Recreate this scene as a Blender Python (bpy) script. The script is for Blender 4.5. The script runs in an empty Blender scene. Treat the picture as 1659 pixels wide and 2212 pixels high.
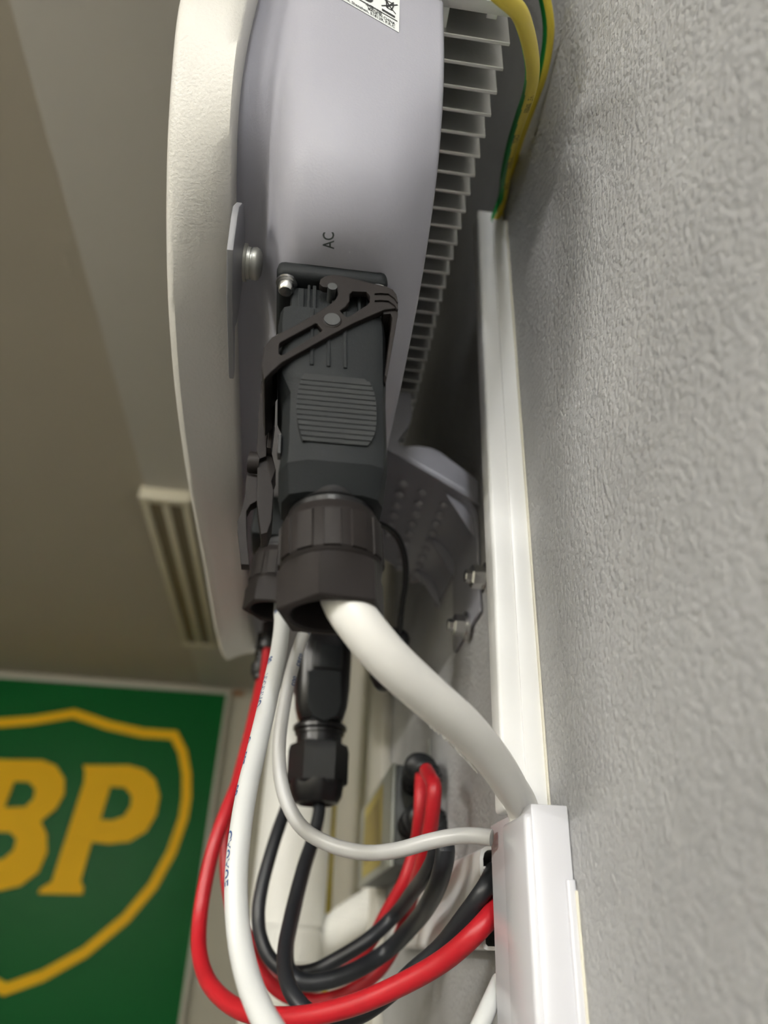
import bpy, bmesh, math, random
import numpy as np
from mathutils import Vector, Matrix
from mathutils.bvhtree import BVHTree
random.seed(7)
C = bpy.context.scene.collection
R = math.radians

# ------------------------------------------------------------------ camera
# all measures below are millimetres from the lens (x to the right wall, y along the wall, z up);
# the lens itself hangs EYE metres above the floor
EYE = 1.75
FPX, PCX, PCY = 1600.0, 829.5, 1106.0
_Y = np.array([-239.5, -937.0, FPX]); _Z = np.array([110.5, (FPX*FPX-239.5*110.5)/937.0, FPX])
_Y /= np.linalg.norm(_Y); _Z /= np.linalg.norm(_Z); _X = np.cross(_Y, _Z)
if _X[0] < 0: _X = -_X
CAM = np.array([_X, _Y, _Z])                      # camera (right, up, forward) -> world
cam_d = bpy.data.cameras.new('camera'); cam = bpy.data.objects.new('camera', cam_d); C.objects.link(cam)
cam_d.sensor_fit = 'VERTICAL'; cam_d.sensor_height = 36.0; cam_d.sensor_width = 27.0
cam_d.lens = FPX/2212.0*36.0
cam_d.clip_start = 0.005; cam_d.clip_end = 50
r_, u_, f_ = CAM[:, 0], CAM[:, 1], CAM[:, 2]
cam.matrix_world = Matrix(((r_[0], u_[0], -f_[0], 0), (r_[1], u_[1], -f_[1], 0), (r_[2], u_[2], -f_[2], EYE), (0, 0, 0, 1)))
cam_d.dof.use_dof = True; cam_d.dof.focus_distance = 0.285; cam_d.dof.aperture_fstop = 7.2
bpy.context.scene.camera = cam

# ------------------------------------------------------------------ light and exposure
vs = bpy.context.scene.view_settings
vs.view_transform = 'Standard'; vs.look = 'None'; vs.exposure = 0.0; vs.gamma = 1.0; vs.use_curve_mapping = False
w = bpy.data.worlds.new('world'); bpy.context.scene.world = w; w.use_nodes = True
w.node_tree.nodes['Background'].inputs[0].default_value = (0.8, 0.85, 1, 1)
w.node_tree.nodes['Background'].inputs[1].default_value = 0.02
KEY_W = 520.0     # strength of the lit tube behind the lens
FILL_W = 340.0    # strength of the added, unseen fill tubes
KEY_COL = (0.97, 0.985, 1.0); FILL_COL = (1.0, 0.98, 0.94)

# ------------------------------------------------------------------ helpers
def ray(px, py): return CAM @ np.array([px-PCX, PCY-py, FPX])
def Pf(px, py, d): return ray(px, py)/FPX*d             # depth along the lens axis
def Px(px, py, x): r = ray(px, py); return r*x/r[0]
def Py(px, py, y): r = ray(px, py); return r*y/r[1]
def Pz(px, py, z): r = ray(px, py); return r*z/r[2]
def W(p): return Vector((p[0]/1000.0, p[1]/1000.0, EYE+p[2]/1000.0))

def mat(name, col, rough=0.5, metal=0.0, bump=0.0, bscale=800.0, var=0.0, vscale=60.0, spec=0.5, detail=3.0, coat=0.0, sss=0.0):
    m = bpy.data.materials.new(name); m.use_nodes = True
    nt = m.node_tree; b = nt.nodes['Principled BSDF']
    b.inputs['Base Color'].default_value = (*col, 1); b.inputs['Roughness'].default_value = rough
    b.inputs['Metallic'].default_value = metal; b.inputs['Specular IOR Level'].default_value = spec
    b.inputs['Coat Weight'].default_value = coat
    tc = nt.nodes.new('ShaderNodeTexCoord')
    if var > 0:
        n = nt.nodes.new('ShaderNodeTexNoise'); n.inputs['Scale'].default_value = vscale; n.inputs['Detail'].default_value = 4
        nt.links.new(tc.outputs['Object'], n.inputs['Vector'])
        r = nt.nodes.new('ShaderNodeValToRGB')
        r.color_ramp.elements[0].position = 0.3; r.color_ramp.elements[1].position = 0.7
        r.color_ramp.elements[0].color = (*[c*(1-var) for c in col], 1); r.color_ramp.elements[1].color = (*[min(1, c*(1+var*0.5)) for c in col], 1)
        nt.links.new(n.outputs['Fac'], r.inputs['Fac']); nt.links.new(r.outputs['Color'], b.inputs['Base Color'])
    if bump > 0:
        n = nt.nodes.new('ShaderNodeTexNoise'); n.inputs['Scale'].default_value = bscale; n.inputs['Detail'].default_value = detail
        nt.links.new(tc.outputs['Object'], n.inputs['Vector'])
        bp = nt.nodes.new('ShaderNodeBump'); bp.inputs['Strength'].default_value = bump; bp.inputs['Distance'].default_value = 0.0008
        nt.links.new(n.outputs['Fac'], bp.inputs['Height']); nt.links.new(bp.outputs['Normal'], b.inputs['Normal'])
    return m

def srgb(r, g, b):
    f = lambda c: (c/255/12.92) if c/255 <= 0.04045 else ((c/255+0.055)/1.055)**2.4
    return (f(r), f(g), f(b))

def stucco(name, col):
    m = bpy.data.materials.new(name); m.use_nodes = True
    nt = m.node_tree; b = nt.nodes['Principled BSDF']; L = nt.links.new
    b.inputs['Roughness'].default_value = 0.42; b.inputs['Specular IOR Level'].default_value = 0.5
    tc = nt.nodes.new('ShaderNodeTexCoord')
    def noise(s, d=4, r=0.6):
        n = nt.nodes.new('ShaderNodeTexNoise'); n.inputs['Scale'].default_value = s; n.inputs['Detail'].default_value = d
        n.inputs['Roughness'].default_value = r; L(tc.outputs['Object'], n.inputs['Vector']); return n
    n2 = noise(300, 7, 0.72); n1 = noise(90, 3, 0.5); n3 = noise(14, 4)
    g = nt.nodes.new('ShaderNodeTexVoronoi'); g.feature = 'SMOOTH_F1'; g.inputs['Scale'].default_value = 420; g.inputs['Smoothness'].default_value = 0.4; g.inputs['Randomness'].default_value = 1.0
    L(tc.outputs['Object'], g.inputs['Vector'])
    v = nt.nodes.new('ShaderNodeTexVoronoi'); v.inputs['Scale'].default_value = 60; L(tc.outputs['Object'], v.inputs['Vector'])
    pit = nt.nodes.new('ShaderNodeMapRange'); pit.inputs[1].default_value = 0.0; pit.inputs[2].default_value = 0.10
    pit.inputs[3].default_value = -1.0; pit.inputs[4].default_value = 0.0; L(v.outputs['Distance'], pit.inputs[0])
    def mad(x, k, y):
        m_ = nt.nodes.new('ShaderNodeMath'); m_.operation = 'MULTIPLY_ADD'; m_.inputs[1].default_value = k; L(x, m_.inputs[0]); L(y, m_.inputs[2]); return m_.outputs[0]
    h = mad(g.outputs['Distance'], -0.55, n2.outputs['Fac']); h = mad(n1.outputs['Fac'], 0.8, h); h = mad(pit.outputs[0], 0.45, h)
    bp = nt.nodes.new('ShaderNodeBump'); bp.inputs['Strength'].default_value = 1.0; bp.inputs['Distance'].default_value = 0.0030
    L(h, bp.inputs['Height']); L(bp.outputs['Normal'], b.inputs['Normal'])
    r = nt.nodes.new('ShaderNodeValToRGB'); r.color_ramp.elements[0].position = 0.3; r.color_ramp.elements[1].position = 0.75
    r.color_ramp.elements[0].color = (*[c*0.86 for c in col], 1); r.color_ramp.elements[1].color = (*[c*1.08 for c in col], 1)
    L(n3.outputs['Fac'], r.inputs['Fac']); L(r.outputs['Color'], b.inputs['Base Color'])
    return m

M_ = {}
M_['cover'] = mat('cover_paint', (0.66, 0.645, 0.60), 0.40, bump=0.34, bscale=800, spec=0.5)
M_['case'] = mat('case_paint', (0.325, 0.325, 0.37), 0.52, bump=0.10, bscale=1100)
M_['tab'] = mat('tab_paint', (0.20, 0.20, 0.215), 0.45)
M_['alu'] = mat('aluminium', (0.62, 0.62, 0.61), 0.38, 0.75, bump=0.15, bscale=500)
M_['steel'] = mat('bright_steel', (0.66, 0.66, 0.65), 0.22, 1.0)
M_['satin_steel'] = mat('satin_steel', (0.46, 0.46, 0.42), 0.45, 0.7)
M_['zinc'] = mat('grey_zinc_paint', (0.33, 0.33, 0.37), 0.40, 0.15)
M_['plug'] = mat('dark_grey_plastic', (0.0125, 0.0145, 0.016), 0.6, bump=0.12, bscale=1700, spec=0.18)
M_['grip'] = mat('grip_plastic', (0.019, 0.021, 0.022), 0.6, spec=0.22)
M_['pin'] = mat('pin_plastic', (0.045, 0.047, 0.048), 0.5, spec=0.4)
M_['slot'] = mat('bare_slot_edge', (0.38, 0.38, 0.40), 0.4, 0.2)  # lighter than the bracket so the louvres seem to catch light
M_['lever'] = mat('brown_black_plastic', (0.0135, 0.011, 0.0105), 0.56, bump=0.05, bscale=1500, spec=0.2)
M_['black'] = mat('black_plastic', (0.006, 0.006, 0.007), 0.30, spec=0.4)
M_['rubber'] = mat('black_rubber', (0.008, 0.009, 0.010), 0.42, spec=0.4)
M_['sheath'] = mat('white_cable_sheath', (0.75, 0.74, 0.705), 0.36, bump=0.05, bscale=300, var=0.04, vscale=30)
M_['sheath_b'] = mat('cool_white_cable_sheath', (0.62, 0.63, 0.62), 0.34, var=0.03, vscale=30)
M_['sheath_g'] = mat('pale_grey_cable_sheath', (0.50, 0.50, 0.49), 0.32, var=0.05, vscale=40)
M_['red'] = mat('red_cable', (0.46, 0.010, 0.018), 0.40, bump=0.05, bscale=300, var=0.08, vscale=50)
M_['blackcable'] = mat('black_cable', (0.016, 0.018, 0.022), 0.42, bump=0.05, bscale=300)
M_['yellow'] = mat('yellow_insulation', (0.72, 0.58, 0.06), 0.38)
M_['green'] = mat('green_insulation', (0.012, 0.24, 0.045), 0.38)
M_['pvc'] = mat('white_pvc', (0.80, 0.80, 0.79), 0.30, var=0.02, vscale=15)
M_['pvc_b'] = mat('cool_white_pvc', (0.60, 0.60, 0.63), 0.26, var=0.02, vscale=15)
M_['glue'] = mat('yellowed_glue', (0.68, 0.65, 0.54), 0.6, bump=0.6, bscale=500)
M_['box'] = mat('grey_box_paint', (0.30, 0.31, 0.27), 0.38)
M_['boxdark'] = mat('dark_box_paint', (0.030, 0.034, 0.030), 0.5)
M_['yellow_label'] = mat('yellow_sticker', (0.42, 0.33, 0.05), 0.5)
M_['sticker'] = mat('white_sticker', (0.74, 0.77, 0.76), 0.45)
M_['ink'] = mat('black_ink', (0.02, 0.02, 0.022), 0.6)
M_['bluink'] = mat('blue_ink', (0.03, 0.07, 0.20), 0.6)
M_['brownink'] = mat('brown_ink', (0.20, 0.15, 0.05), 0.6)
M_['acink'] = mat('green_black_ink', (0.025, 0.035, 0.03), 0.6)
M_['stucco'] = stucco('grey_render', (0.66, 0.66, 0.665))
M_['beige'] = mat('beige_wall_paint', (0.46, 0.44, 0.36), 0.6, bump=0.1, bscale=120, var=0.04, vscale=3)
M_['ceil'] = mat('ceiling_paint', (0.50, 0.48, 0.44), 0.7, var=0.03, vscale=2)  # brighter side of the ceiling, light put into the colour
M_['ceil_b'] = mat('ceiling_board_paint', (0.44, 0.40, 0.33), 0.7, var=0.03, vscale=2)  # same ceiling past the light edge, shade put in as darker, warmer colour
M_['floor'] = mat('floor_tile', (0.07, 0.068, 0.066), 0.5, var=0.1, vscale=3)
M_['panel'] = mat('pale_panel_paint', (0.58, 0.56, 0.50), 0.45)
M_['lampbody'] = mat('lamp_enamel', (0.60, 0.56, 0.44), 0.4)
M_['lampdark'] = mat('lamp_louvre_brown', (0.16, 0.13, 0.08), 0.5)
M_['signgreen'] = mat('sign_green', srgb(14, 92, 42), 0.45, spec=0.2)
M_['signyellow'] = mat('sign_yellow', srgb(240, 186, 0), 0.5, spec=0.2)
M_['signframe'] = mat('sign_frame_paint', (0.55, 0.53, 0.46), 0.4)
M_['rust'] = mat('rust', (0.28, 0.13, 0.05), 0.8, bump=0.4, bscale=200)
M_['pipe'] = mat('white_duct_plastic', (0.86, 0.86, 0.83), 0.38, bump=0.15, bscale=200)

def tag(o, label=None, cat=None, group=None, kind=None):
    if label: o['label'] = label
    if cat: o['category'] = cat
    if group: o['group'] = group
    if kind: o['kind'] = kind
    return o

def empty(name, loc, label, cat, group=None):
    o = bpy.data.objects.new(name, None); C.objects.link(o); o.location = W(loc); o.empty_display_size = 0.02
    return tag(o, label, cat, group)

def root_loc(o):
    v = Vector((0, 0, 0))
    while o is not None: v += o.location; o = o.parent
    return v

def link(name, me, m, parent=None, smooth=True, angle=35):
    """me's vertices are in world metres; the object gets an origin of its own"""
    mats = m if isinstance(m, (list, tuple)) else [m]
    if len(me.materials) == 0:
        for k in mats: me.materials.append(M_[k] if isinstance(k, str) else k)
    co = np.empty(len(me.vertices)*3); me.vertices.foreach_get('co', co); co = co.reshape(-1, 3)
    if parent is None:
        org = Vector(((co[:, 0].min()+co[:, 0].max())/2, (co[:, 1].min()+co[:, 1].max())/2, co[:, 2].min()))
        loc = org
    else:
        org = root_loc(parent); loc = Vector((0, 0, 0))
    me.transform(Matrix.Translation(-org))
    o = bpy.data.objects.new(name, me); C.objects.link(o); o.location = loc
    if parent is not None: o.parent = parent
    if smooth:
        me.shade_smooth()
        bm = bmesh.new(); bm.from_mesh(me)
        for e in bm.edges:
            if len(e.link_faces) == 2 and e.calc_face_angle(0) > R(angle): e.smooth = False
        bm.to_mesh(me); bm.free()
    return o

def bm_obj(name, bm, m, parent=None, smooth=True, angle=35):
    bmesh.ops.recalc_face_normals(bm, faces=bm.faces)
    me = bpy.data.meshes.new(name); bm.to_mesh(me); bm.free()
    return link(name, me, m, parent, smooth, angle)

def dup(o, parent=None, off=(0, 0, 0)):
    c = o.copy(); C.objects.link(c)
    if parent is not None: c.parent = parent
    c.location = o.location + Vector((off[0]/1000, off[1]/1000, off[2]/1000))
    return c

T0 = lambda p: p
def add_box(bm, a, b, bev=0.0, T=T0, seg=2):
    vs_ = []
    for x in (a[0], b[0]):
        for y in (a[1], b[1]):
            for z in (a[2], b[2]): vs_.append(bm.verts.new(W(T((x, y, z)))))
    q = [(0, 1, 3, 2), (4, 6, 7, 5), (0, 4, 5, 1), (2, 3, 7, 6), (0, 2, 6, 4), (1, 5, 7, 3)]
    fs = [bm.faces.new([vs_[i] for i in f]) for f in q]
    if bev > 0:
        es = list({e for f in fs for e in f.edges})
        bmesh.ops.bevel(bm, geom=es, offset=bev/1000, segments=seg, affect='EDGES', profile=0.5)
    return bm

def box(name, a, b, m, parent=None, bev=0.0, T=T0, seg=2):
    return bm_obj(name, add_box(bmesh.new(), a, b, bev, T, seg), m, parent)

def rings(bm, rows, close=True, cap0=True, cap1=True):
    """rows: lists of points (mm); skinned one to the next"""
    vr = [[bm.verts.new(W(p)) for p in row] for row in rows]
    n = len(rows[0])
    for a, b in zip(vr[:-1], vr[1:]):
        for i in range(n if close else n-1):
            j = (i+1) % n
            bm.faces.new((a[i], a[j], b[j], b[i]))
    if cap0: bm.faces.new(list(reversed(vr[0])))
    if cap1: bm.faces.new(vr[-1])
    return bm

def basis(ax):
    ax = np.array(ax, float); ax /= np.linalg.norm(ax)
    h = np.array([0, 0, 1.0]) if abs(ax[2]) < 0.9 else np.array([0, 1.0, 0])
    u = np.cross(ax, h); u /= np.linalg.norm(u); v = np.cross(ax, u)
    return ax, u, v

def lathe(bm, base, ax, prof, n=32, shape=None, T=T0, cap0=True, cap1=True):
    """prof: (distance along ax, radius); shape(i, n) scales the radius round the ring"""
    ax, u, v = basis(ax); base = np.array(base, float); rows = []
    for t, r in prof:
        row = []
        for i in range(n):
            a = 2*math.pi*i/n; k = shape(i, n, t) if shape else 1.0
            row.append(T(base+ax*t+u*(r*k*math.cos(a))+v*(r*k*math.sin(a))))
        rows.append(row)
    return rings(bm, rows, True, cap0, cap1)

def cyl(name, base, ax, prof, m, parent=None, n=32, shape=None, T=T0, angle=35):
    return bm_obj(name, lathe(bmesh.new(), base, ax, prof, n, shape, T), m, parent, angle=angle)

def spline(pts, step=4.0):
    P = np.array(pts, float); out = []
    E = np.vstack([2*P[0]-P[1], P, 2*P[-1]-P[-2]])
    for i in range(1, len(E)-2):
        p0, p1, p2, p3 = E[i-1], E[i], E[i+1], E[i+2]
        n = max(2, int(np.linalg.norm(p2-p1)/step))
        t0 = 0; t1 = t0+max(np.linalg.norm(p1-p0), 1e-6)**0.5; t2 = t1+max(np.linalg.norm(p2-p1), 1e-6)**0.5; t3 = t2+max(np.linalg.norm(p3-p2), 1e-6)**0.5
        for t in np.linspace(t1, t2, n, endpoint=False):
            a1 = (t1-t)/(t1-t0)*p0+(t-t0)/(t1-t0)*p1; a2 = (t2-t)/(t2-t1)*p1+(t-t1)/(t2-t1)*p2; a3 = (t3-t)/(t3-t2)*p2+(t-t2)/(t3-t2)*p3
            b1 = (t2-t)/(t2-t0)*a1+(t-t0)/(t2-t0)*a2; b2 = (t3-t)/(t3-t1)*a2+(t-t1)/(t3-t1)*a3
            out.append((t2-t)/(t2-t1)*b1+(t-t1)/(t2-t1)*b2)
    out.append(P[-1]); return np.array(out)

def frames(path, up=None):
    T = np.gradient(path, axis=0); T /= np.linalg.norm(T, axis=1)[:, None]
    u = np.array(up if up is not None else (0, 0, 1.0), float)
    if abs(u @ T[0]) > 0.95*np.linalg.norm(u): u = np.array([1.0, 0, 0])
    U = []; 
    for t in T:
        u = u-t*(u @ t); u /= np.linalg.norm(u); U.append(u.copy())
    U = np.array(U); V = np.cross(T, U)
    return T, U, V

def tube_bm(path, r, n=20, rad=None, slot=None, up=None):
    T, U, V = frames(path, up); bm = bmesh.new(); rows = []
    for k, p in enumerate(path):
        rr = r if rad is None else rad(k/(len(path)-1), k)
        rows.append([bm.verts.new(W(p+rr*(U[k]*math.cos(2*math.pi*i/n)+V[k]*math.sin(2*math.pi*i/n)))) for i in range(n)])
    for k in range(len(rows)-1):
        for i in range(n):
            j = (i+1) % n
            f = bm.faces.new((rows[k][i], rows[k][j], rows[k+1][j], rows[k+1][i]))
            if slot: f.material_index = slot(k/(len(rows)-1), (i+0.5)/n)
    for row, rev in ((rows[0], True), (rows[-1], False)):
        bm.faces.new(list(reversed(row)) if rev else row)
    return bm, (path, T, U, V)

def cable(name, pts, dia, m, label, cat='cable', group=None, slot=None, n=20, rad=None, up=None, parent=None):
    path = spline(pts, 3.0)
    bm, fr = tube_bm(path, dia/2, n, rad, slot, up)
    o = bm_obj(name, bm, m, parent)
    tag(o, label, cat, group); return o, fr

# flat outlines (with holes), as a mesh in the XY plane
def flat_mesh(name, loops, thick, bev=0.0):
    cu = bpy.data.curves.new(name, 'CURVE'); cu.dimensions = '2D'; cu.fill_mode = 'BOTH'; cu.extrude = thick/2; cu.bevel_depth = bev; cu.bevel_resolution = 1
    for lp in loops:
        s = cu.splines.new('POLY'); s.points.add(len(lp)-1); s.use_cyclic_u = True
        for q, p in zip(s.points, lp): q.co = (p[0], p[1], 0, 1)
    o = bpy.data.objects.new(name, cu); C.objects.link(o)
    me = bpy.data.meshes.new_from_object(o.evaluated_get(bpy.context.evaluated_depsgraph_get()))
    bpy.data.objects.remove(o); bpy.data.curves.remove(cu)
    return me

def text_mesh(s, size=1.0, extrude=0.0, align='LEFT', bold=0.0):
    cu = bpy.data.curves.new('lettering', 'FONT'); cu.body = s; cu.size = size; cu.extrude = extrude; cu.align_x = align; cu.resolution_u = 3; cu.offset = bold
    o = bpy.data.objects.new('lettering', cu); C.objects.link(o)
    me = bpy.data.meshes.new_from_object(o.evaluated_get(bpy.context.evaluated_depsgraph_get()))
    bpy.data.objects.remove(o); bpy.data.curves.remove(cu)
    return me

def remap(me, fn):
    for v in me.vertices: v.co = W(fn(v.co.x, v.co.y, v.co.z))
    return me

def cable_text(parent, fr, s, start, size, ang, m, r, flip=False, name='printed_lettering', ex=0.0):
    """prints s along a cable: start mm along the run, ang = turns round it"""
    path, T, U, V = fr
    L = np.concatenate([[0], np.cumsum(np.linalg.norm(np.diff(path, axis=0), axis=1))])
    me = text_mesh(s, size, ex, 'LEFT', size*0.022)
    def fn(x, y, z):
        t = start+(-x if flip else x)
        k = min(max(np.searchsorted(L, t)-1, 0), len(path)-2); f = (t-L[k])/(L[k+1]-L[k])
        p = path[k]*(1-f)+path[k+1]*f; u = U[k]*(1-f)+U[k+1]*f; v = V[k]*(1-f)+V[k+1]*f
        a = 2*math.pi*ang+((-1 if flip else 1)*(y-size*0.35))/r
        return p+(r+0.06+z)*(u*math.cos(a)+v*math.sin(a))
    remap(me, fn)
    o = link(name, me, m, parent, smooth=False)
    return o

# ================================================================== the room
WALL = 97.0; DEEP = 3040.0; CEIL = 900.0; FLOOR = -EYE*1000; LEFT = -3100.0; REAR = -2600.0
box('floor', (LEFT, REAR, FLOOR-60), (WALL+120, DEEP+100, FLOOR), 'floor')['kind'] = 'structure'
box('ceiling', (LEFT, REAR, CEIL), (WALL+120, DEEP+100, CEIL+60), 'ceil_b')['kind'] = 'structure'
box('wall_right', (WALL, REAR, FLOOR), (WALL+120, DEEP, CEIL), 'stucco')['kind'] = 'structure'
box('wall_back', (LEFT, DEEP, FLOOR), (WALL+120, DEEP+100, CEIL), 'beige')['kind'] = 'structure'
box('wall_left', (LEFT-100, REAR, FLOOR), (LEFT, DEEP+100, CEIL), 'beige')['kind'] = 'structure'
box('wall_front', (LEFT-100, REAR-100, FLOOR), (WALL+120, REAR, CEIL), 'beige')['kind'] = 'structure'
# boards and mouldings, and the ceiling's painted-in lit strip
t = box('trim_1', (WALL-9, 742, FLOOR), (WALL, 1020, CEIL), 'panel', bev=2); t['kind'] = 'structure'
t = box('trim_2', (WALL-3, 1021, FLOOR), (WALL, DEEP, CEIL), 'panel', bev=1); t['kind'] = 'structure'
t = box('trim_3', (LEFT, DEEP-14, CEIL-22), (WALL-3, DEEP, CEIL), 'beige', bev=2); t['kind'] = 'structure'

t = box('trim_4', (-392, REAR, CEIL-5), (WALL-0.5, DEEP-15, CEIL), 'ceil', bev=1); t['kind'] = 'structure'  # lit zone of the ceiling, painted in as a thin lighter sheet
# lit battens: the row going on behind the lens, then two added fills
def batten(x, y, ln, strength, col, label):
    e = empty('ceiling_lamp', (x, y, CEIL-70), label, 'lamp')
    bm = bmesh.new(); add_box(bm, (x-30, y-ln/2, CEIL-30), (x+30, y+ln/2, CEIL-5), 3)
    for yy in (y-ln/2+6, y+ln/2-6): add_box(bm, (x-20, yy-6, CEIL-75), (x+20, yy+6, CEIL-29), 2)
    bm_obj('lamp_body', bm, 'lampbody', e)
    em = bpy.data.materials.new('glowing_tube'); em.use_nodes = True
    b = em.node_tree.nodes['Principled BSDF']; b.inputs['Emission Color'].default_value = (*col, 1); b.inputs['Emission Strength'].default_value = strength
    cyl('fluorescent_tube', (x, y-ln/2+13, CEIL-58), (0, 1, 0), [(0, 13), (ln-26, 13)], em, e, 20)
batten(-190, -1900, 1180, KEY_W, KEY_COL, 'lit white ceiling batten behind the viewpoint')
batten(-1150, -1850, 1180, FILL_W, FILL_COL, 'lit ceiling batten behind the viewpoint, out over the room')  # fill lamp, added out of view to brighten wall and room

batten(-2500, -1300, 1180, FILL_W*1.2, FILL_COL, 'lit ceiling batten far out over the left of the room')  # another unseen lamp, added because the ceiling was too dark

# the unlit batten at the far end of the ceiling
e = empty('ceiling_lamp', (-345, 1985, CEIL), 'unlit beige ceiling light with two dark slots beyond the white front cover', 'lamp')
box('lamp_body', (-398, 1512, CEIL-26), (-290, 2460, CEIL), 'lampdark', e, 2)
box('end_cap', (-402, 1496, CEIL-34), (-286, 1520, CEIL), 'lampbody', e, 3)
box('end_cap', (-402, 2452, CEIL-34), (-286, 2476, CEIL), 'lampbody', e, 3)
for xa in (-399, -352, -306): box('spine', (xa, 1521, CEIL-34), (xa+16, 2451, CEIL-25.5), 'lampbody', e, 2)

# ------------------------------------------------------------------ sign on the back wall
SX = -853.0; SY = DEEP-34
sg = empty('shield_sign', (SX, DEEP, -330), 'green wall sign with a yellow shield outline and two yellow letters', 'sign')
HW = 570
box('sign_panel', (SX-HW, SY+2, -330), (SX+HW, DEEP-1, 866), 'signgreen', sg, 2)
for a, b in (((SX-HW-14, SY-6, -344), (SX-HW-0.5, DEEP-1, 880)), ((SX+HW+0.5, SY-6, -344), (SX+HW+14, DEEP-1, 880)),
             ((SX-HW-0.4, SY-6, 866.5), (SX+HW+0.4, DEEP-1, 880)), ((SX-HW-0.4, SY-6, -344), (SX+HW+0.4, DEEP-1, -330.5))):
    box('frame_strip', a, b, 'signframe', sg, 2)
def zp(zx, zy): q = Py(zx/2.725, 1400+zy/2.725, SY); return (q[0], q[2])
out_r = [zp(*p) for p in ((425, 385), (640, 455), (840, 500), (1025, 512), (1075, 610), (1098, 740), (1098, 880), (1080, 1000), (1010, 1200), (900, 1400), (740, 1590), (500, 1790), (250, 1930), (70, 2010))]
out_r[0] = (SX, out_r[0][1]); out_r[-1] = (SX, out_r[-1][1])
pts = out_r+[(2*SX-x, z) for x, z in reversed(out_r[1:-1])]
def offset(lp, d):
    n = len(lp); res = []
    A = np.array(lp)
    for i in range(n):
        a = A[i]-A[i-1]; b = A[(i+1) % n]-A[i]; a = a/np.linalg.norm(a); b = b/np.linalg.norm(b)
        m = np.array([a[1]+b[1], -(a[0]+b[0])]); m /= np.linalg.norm(m); k = d/max(0.4, m @ np.array([a[1], -a[0]]))
        res.append(tuple(A[i]+m*k))
    return res
def sign_part(name, loops):
    me = flat_mesh(name, loops, 3.0, 0.3)
    remap(me, lambda x, y, z: (x, SY-0.5-z, y)); return link(name, me, 'signyellow', sg, smooth=False)
sign_part('shield_outline', [offset(pts, 17), offset(pts, -17)])
Lp = [(490, 690), (760, 690), (850, 715), (915, 775), (940, 870), (920, 980), (860, 1080), (760, 1140), (640, 1152), (540, 1142), (475, 1370), (492, 1410), (485, 1450), (225, 1445), (240, 1415), (305, 1375), (495, 790), (500, 725)]
Lh = [(650, 815), (735, 820), (775, 870), (770, 930), (730, 990), (660, 1015), (590, 1010)]
sign_part('letter', [[zp(*p) for p in Lp], [zp(*p) for p in Lh]])
Bo = [(-95, 655), (250, 660), (330, 692), (380, 770), (378, 860), (330, 945), (240, 1020), (275, 1095), (278, 1200), (225, 1320), (120, 1400), (0, 1428), (-375, 1420), (-360, 1390), (-290, 1350), (-95, 760), (-85, 690)]
B1 = [(85, 785), (170, 788), (208, 830), (200, 885), (150, 935), (25, 940)]; B2 = [(-35, 1080), (60, 1085), (97, 1125), (80, 1190), (15, 1245), (-90, 1255)]
sign_part('letter', [[zp(*p) for p in Bo], [zp(*p) for p in B1], [zp(*p) for p in B2]])
q = Py(515, 1497, DEEP-12)
tag(box('rusty_clip', (q[0]-24, DEEP-18, q[2]-10), (q[0]+24, DEEP-0.5, q[2]+8), 'rust', bev=2), 'small rusty clip on the beige back wall beside the top corner of the green sign', 'clip')

# ================================================================== the inverter
inv = empty('inverter', (0, 450, 200), 'wall-hung power inverter with white front cover, grey case and finned aluminium back', 'inverter')
def loop(near, zt=640, yf=760, n=150):
    """near: (y, z) from the near side down round the corner to the flat underside"""
    c = near[0][0]+yf
    far = [(c-y, z) for y, z in reversed(near)]
    top = [(yf, zt), (yf-12, zt+40), (yf-60, zt+60), (near[0][0]+60, zt+60), (near[0][0]+12, zt+40)]
    P = np.array(near+[(yf/2+75, near[-1][1])]+far+top, float)
    P = np.vstack([P, P[:1]])
    # centripetal spline, resampled corner by corner so that loops match
    E = np.vstack([P[-2], P, P[1]]); out = []
    for i in range(1, len(E)-2):
        p0, p1, p2, p3 = E[i-1], E[i], E[i+1], E[i+2]
        for t in np.linspace(0, 1, 6, endpoint=False):
            d1 = np.linalg.norm(p1-p0)**.5; d2 = np.linalg.norm(p2-p1)**.5; d3 = np.linalg.norm(p3-p2)**.5
            t0 = 0; t1 = d1; t2 = d1+d2; t3 = d1+d2+d3; tt = t1+t*(t2-t1)
            a1 = (t1-tt)/(t1-t0)*p0+(tt-t0)/(t1-t0)*p1; a2 = (t2-tt)/(t2-t1)*p1+(tt-t1)/(t2-t1)*p2; a3 = (t3-tt)/(t3-t2)*p2+(tt-t2)/(t3-t2)*p3
            b1 = (t2-tt)/(t2-t0)*a1+(tt-t0)/(t2-t0)*a2; b2 = (t3-tt)/(t3-t1)*a2+(tt-t1)/(t3-t1)*a3
            out.append((t2-tt)/(t2-t1)*b1+(tt-t1)/(t2-t1)*b2)
    return np.array(out)
def inset(lp, d):
    """move a loop inwards by d (loops run near side down, underside, far side, top)"""
    T = np.roll(lp, -1, 0)-np.roll(lp, 1, 0); T /= np.linalg.norm(T, axis=1)[:, None]
    return lp+d*np.stack([-T[:, 1], T[:, 0]], 1)
LB = loop([(150, 620), (150, 332), (150, 288), (155, 262), (167, 240), (195, 222), (238, 213), (285, 210)])      # rear edge
LM = loop([(148, 620), (148, 330), (149, 285), (152, 255), (161, 229), (175, 216), (200, 211), (285, 210)])      # belly
LC = loop([(150, 620), (150, 335), (151, 302), (158, 277), (174, 259), (216, 243), (273, 232), (383, 220)])      # back of cover
LF = loop([(150, 620), (150, 340), (151, 304), (170, 272), (190, 252), (224, 231), (265, 218), (326, 211)])      # front of cover
mix = lambda a, b, t: a*(1-t)+b*t
def lift(lp, x): return [(x, y, z) for y, z in lp]
bm = bmesh.new()
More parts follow.
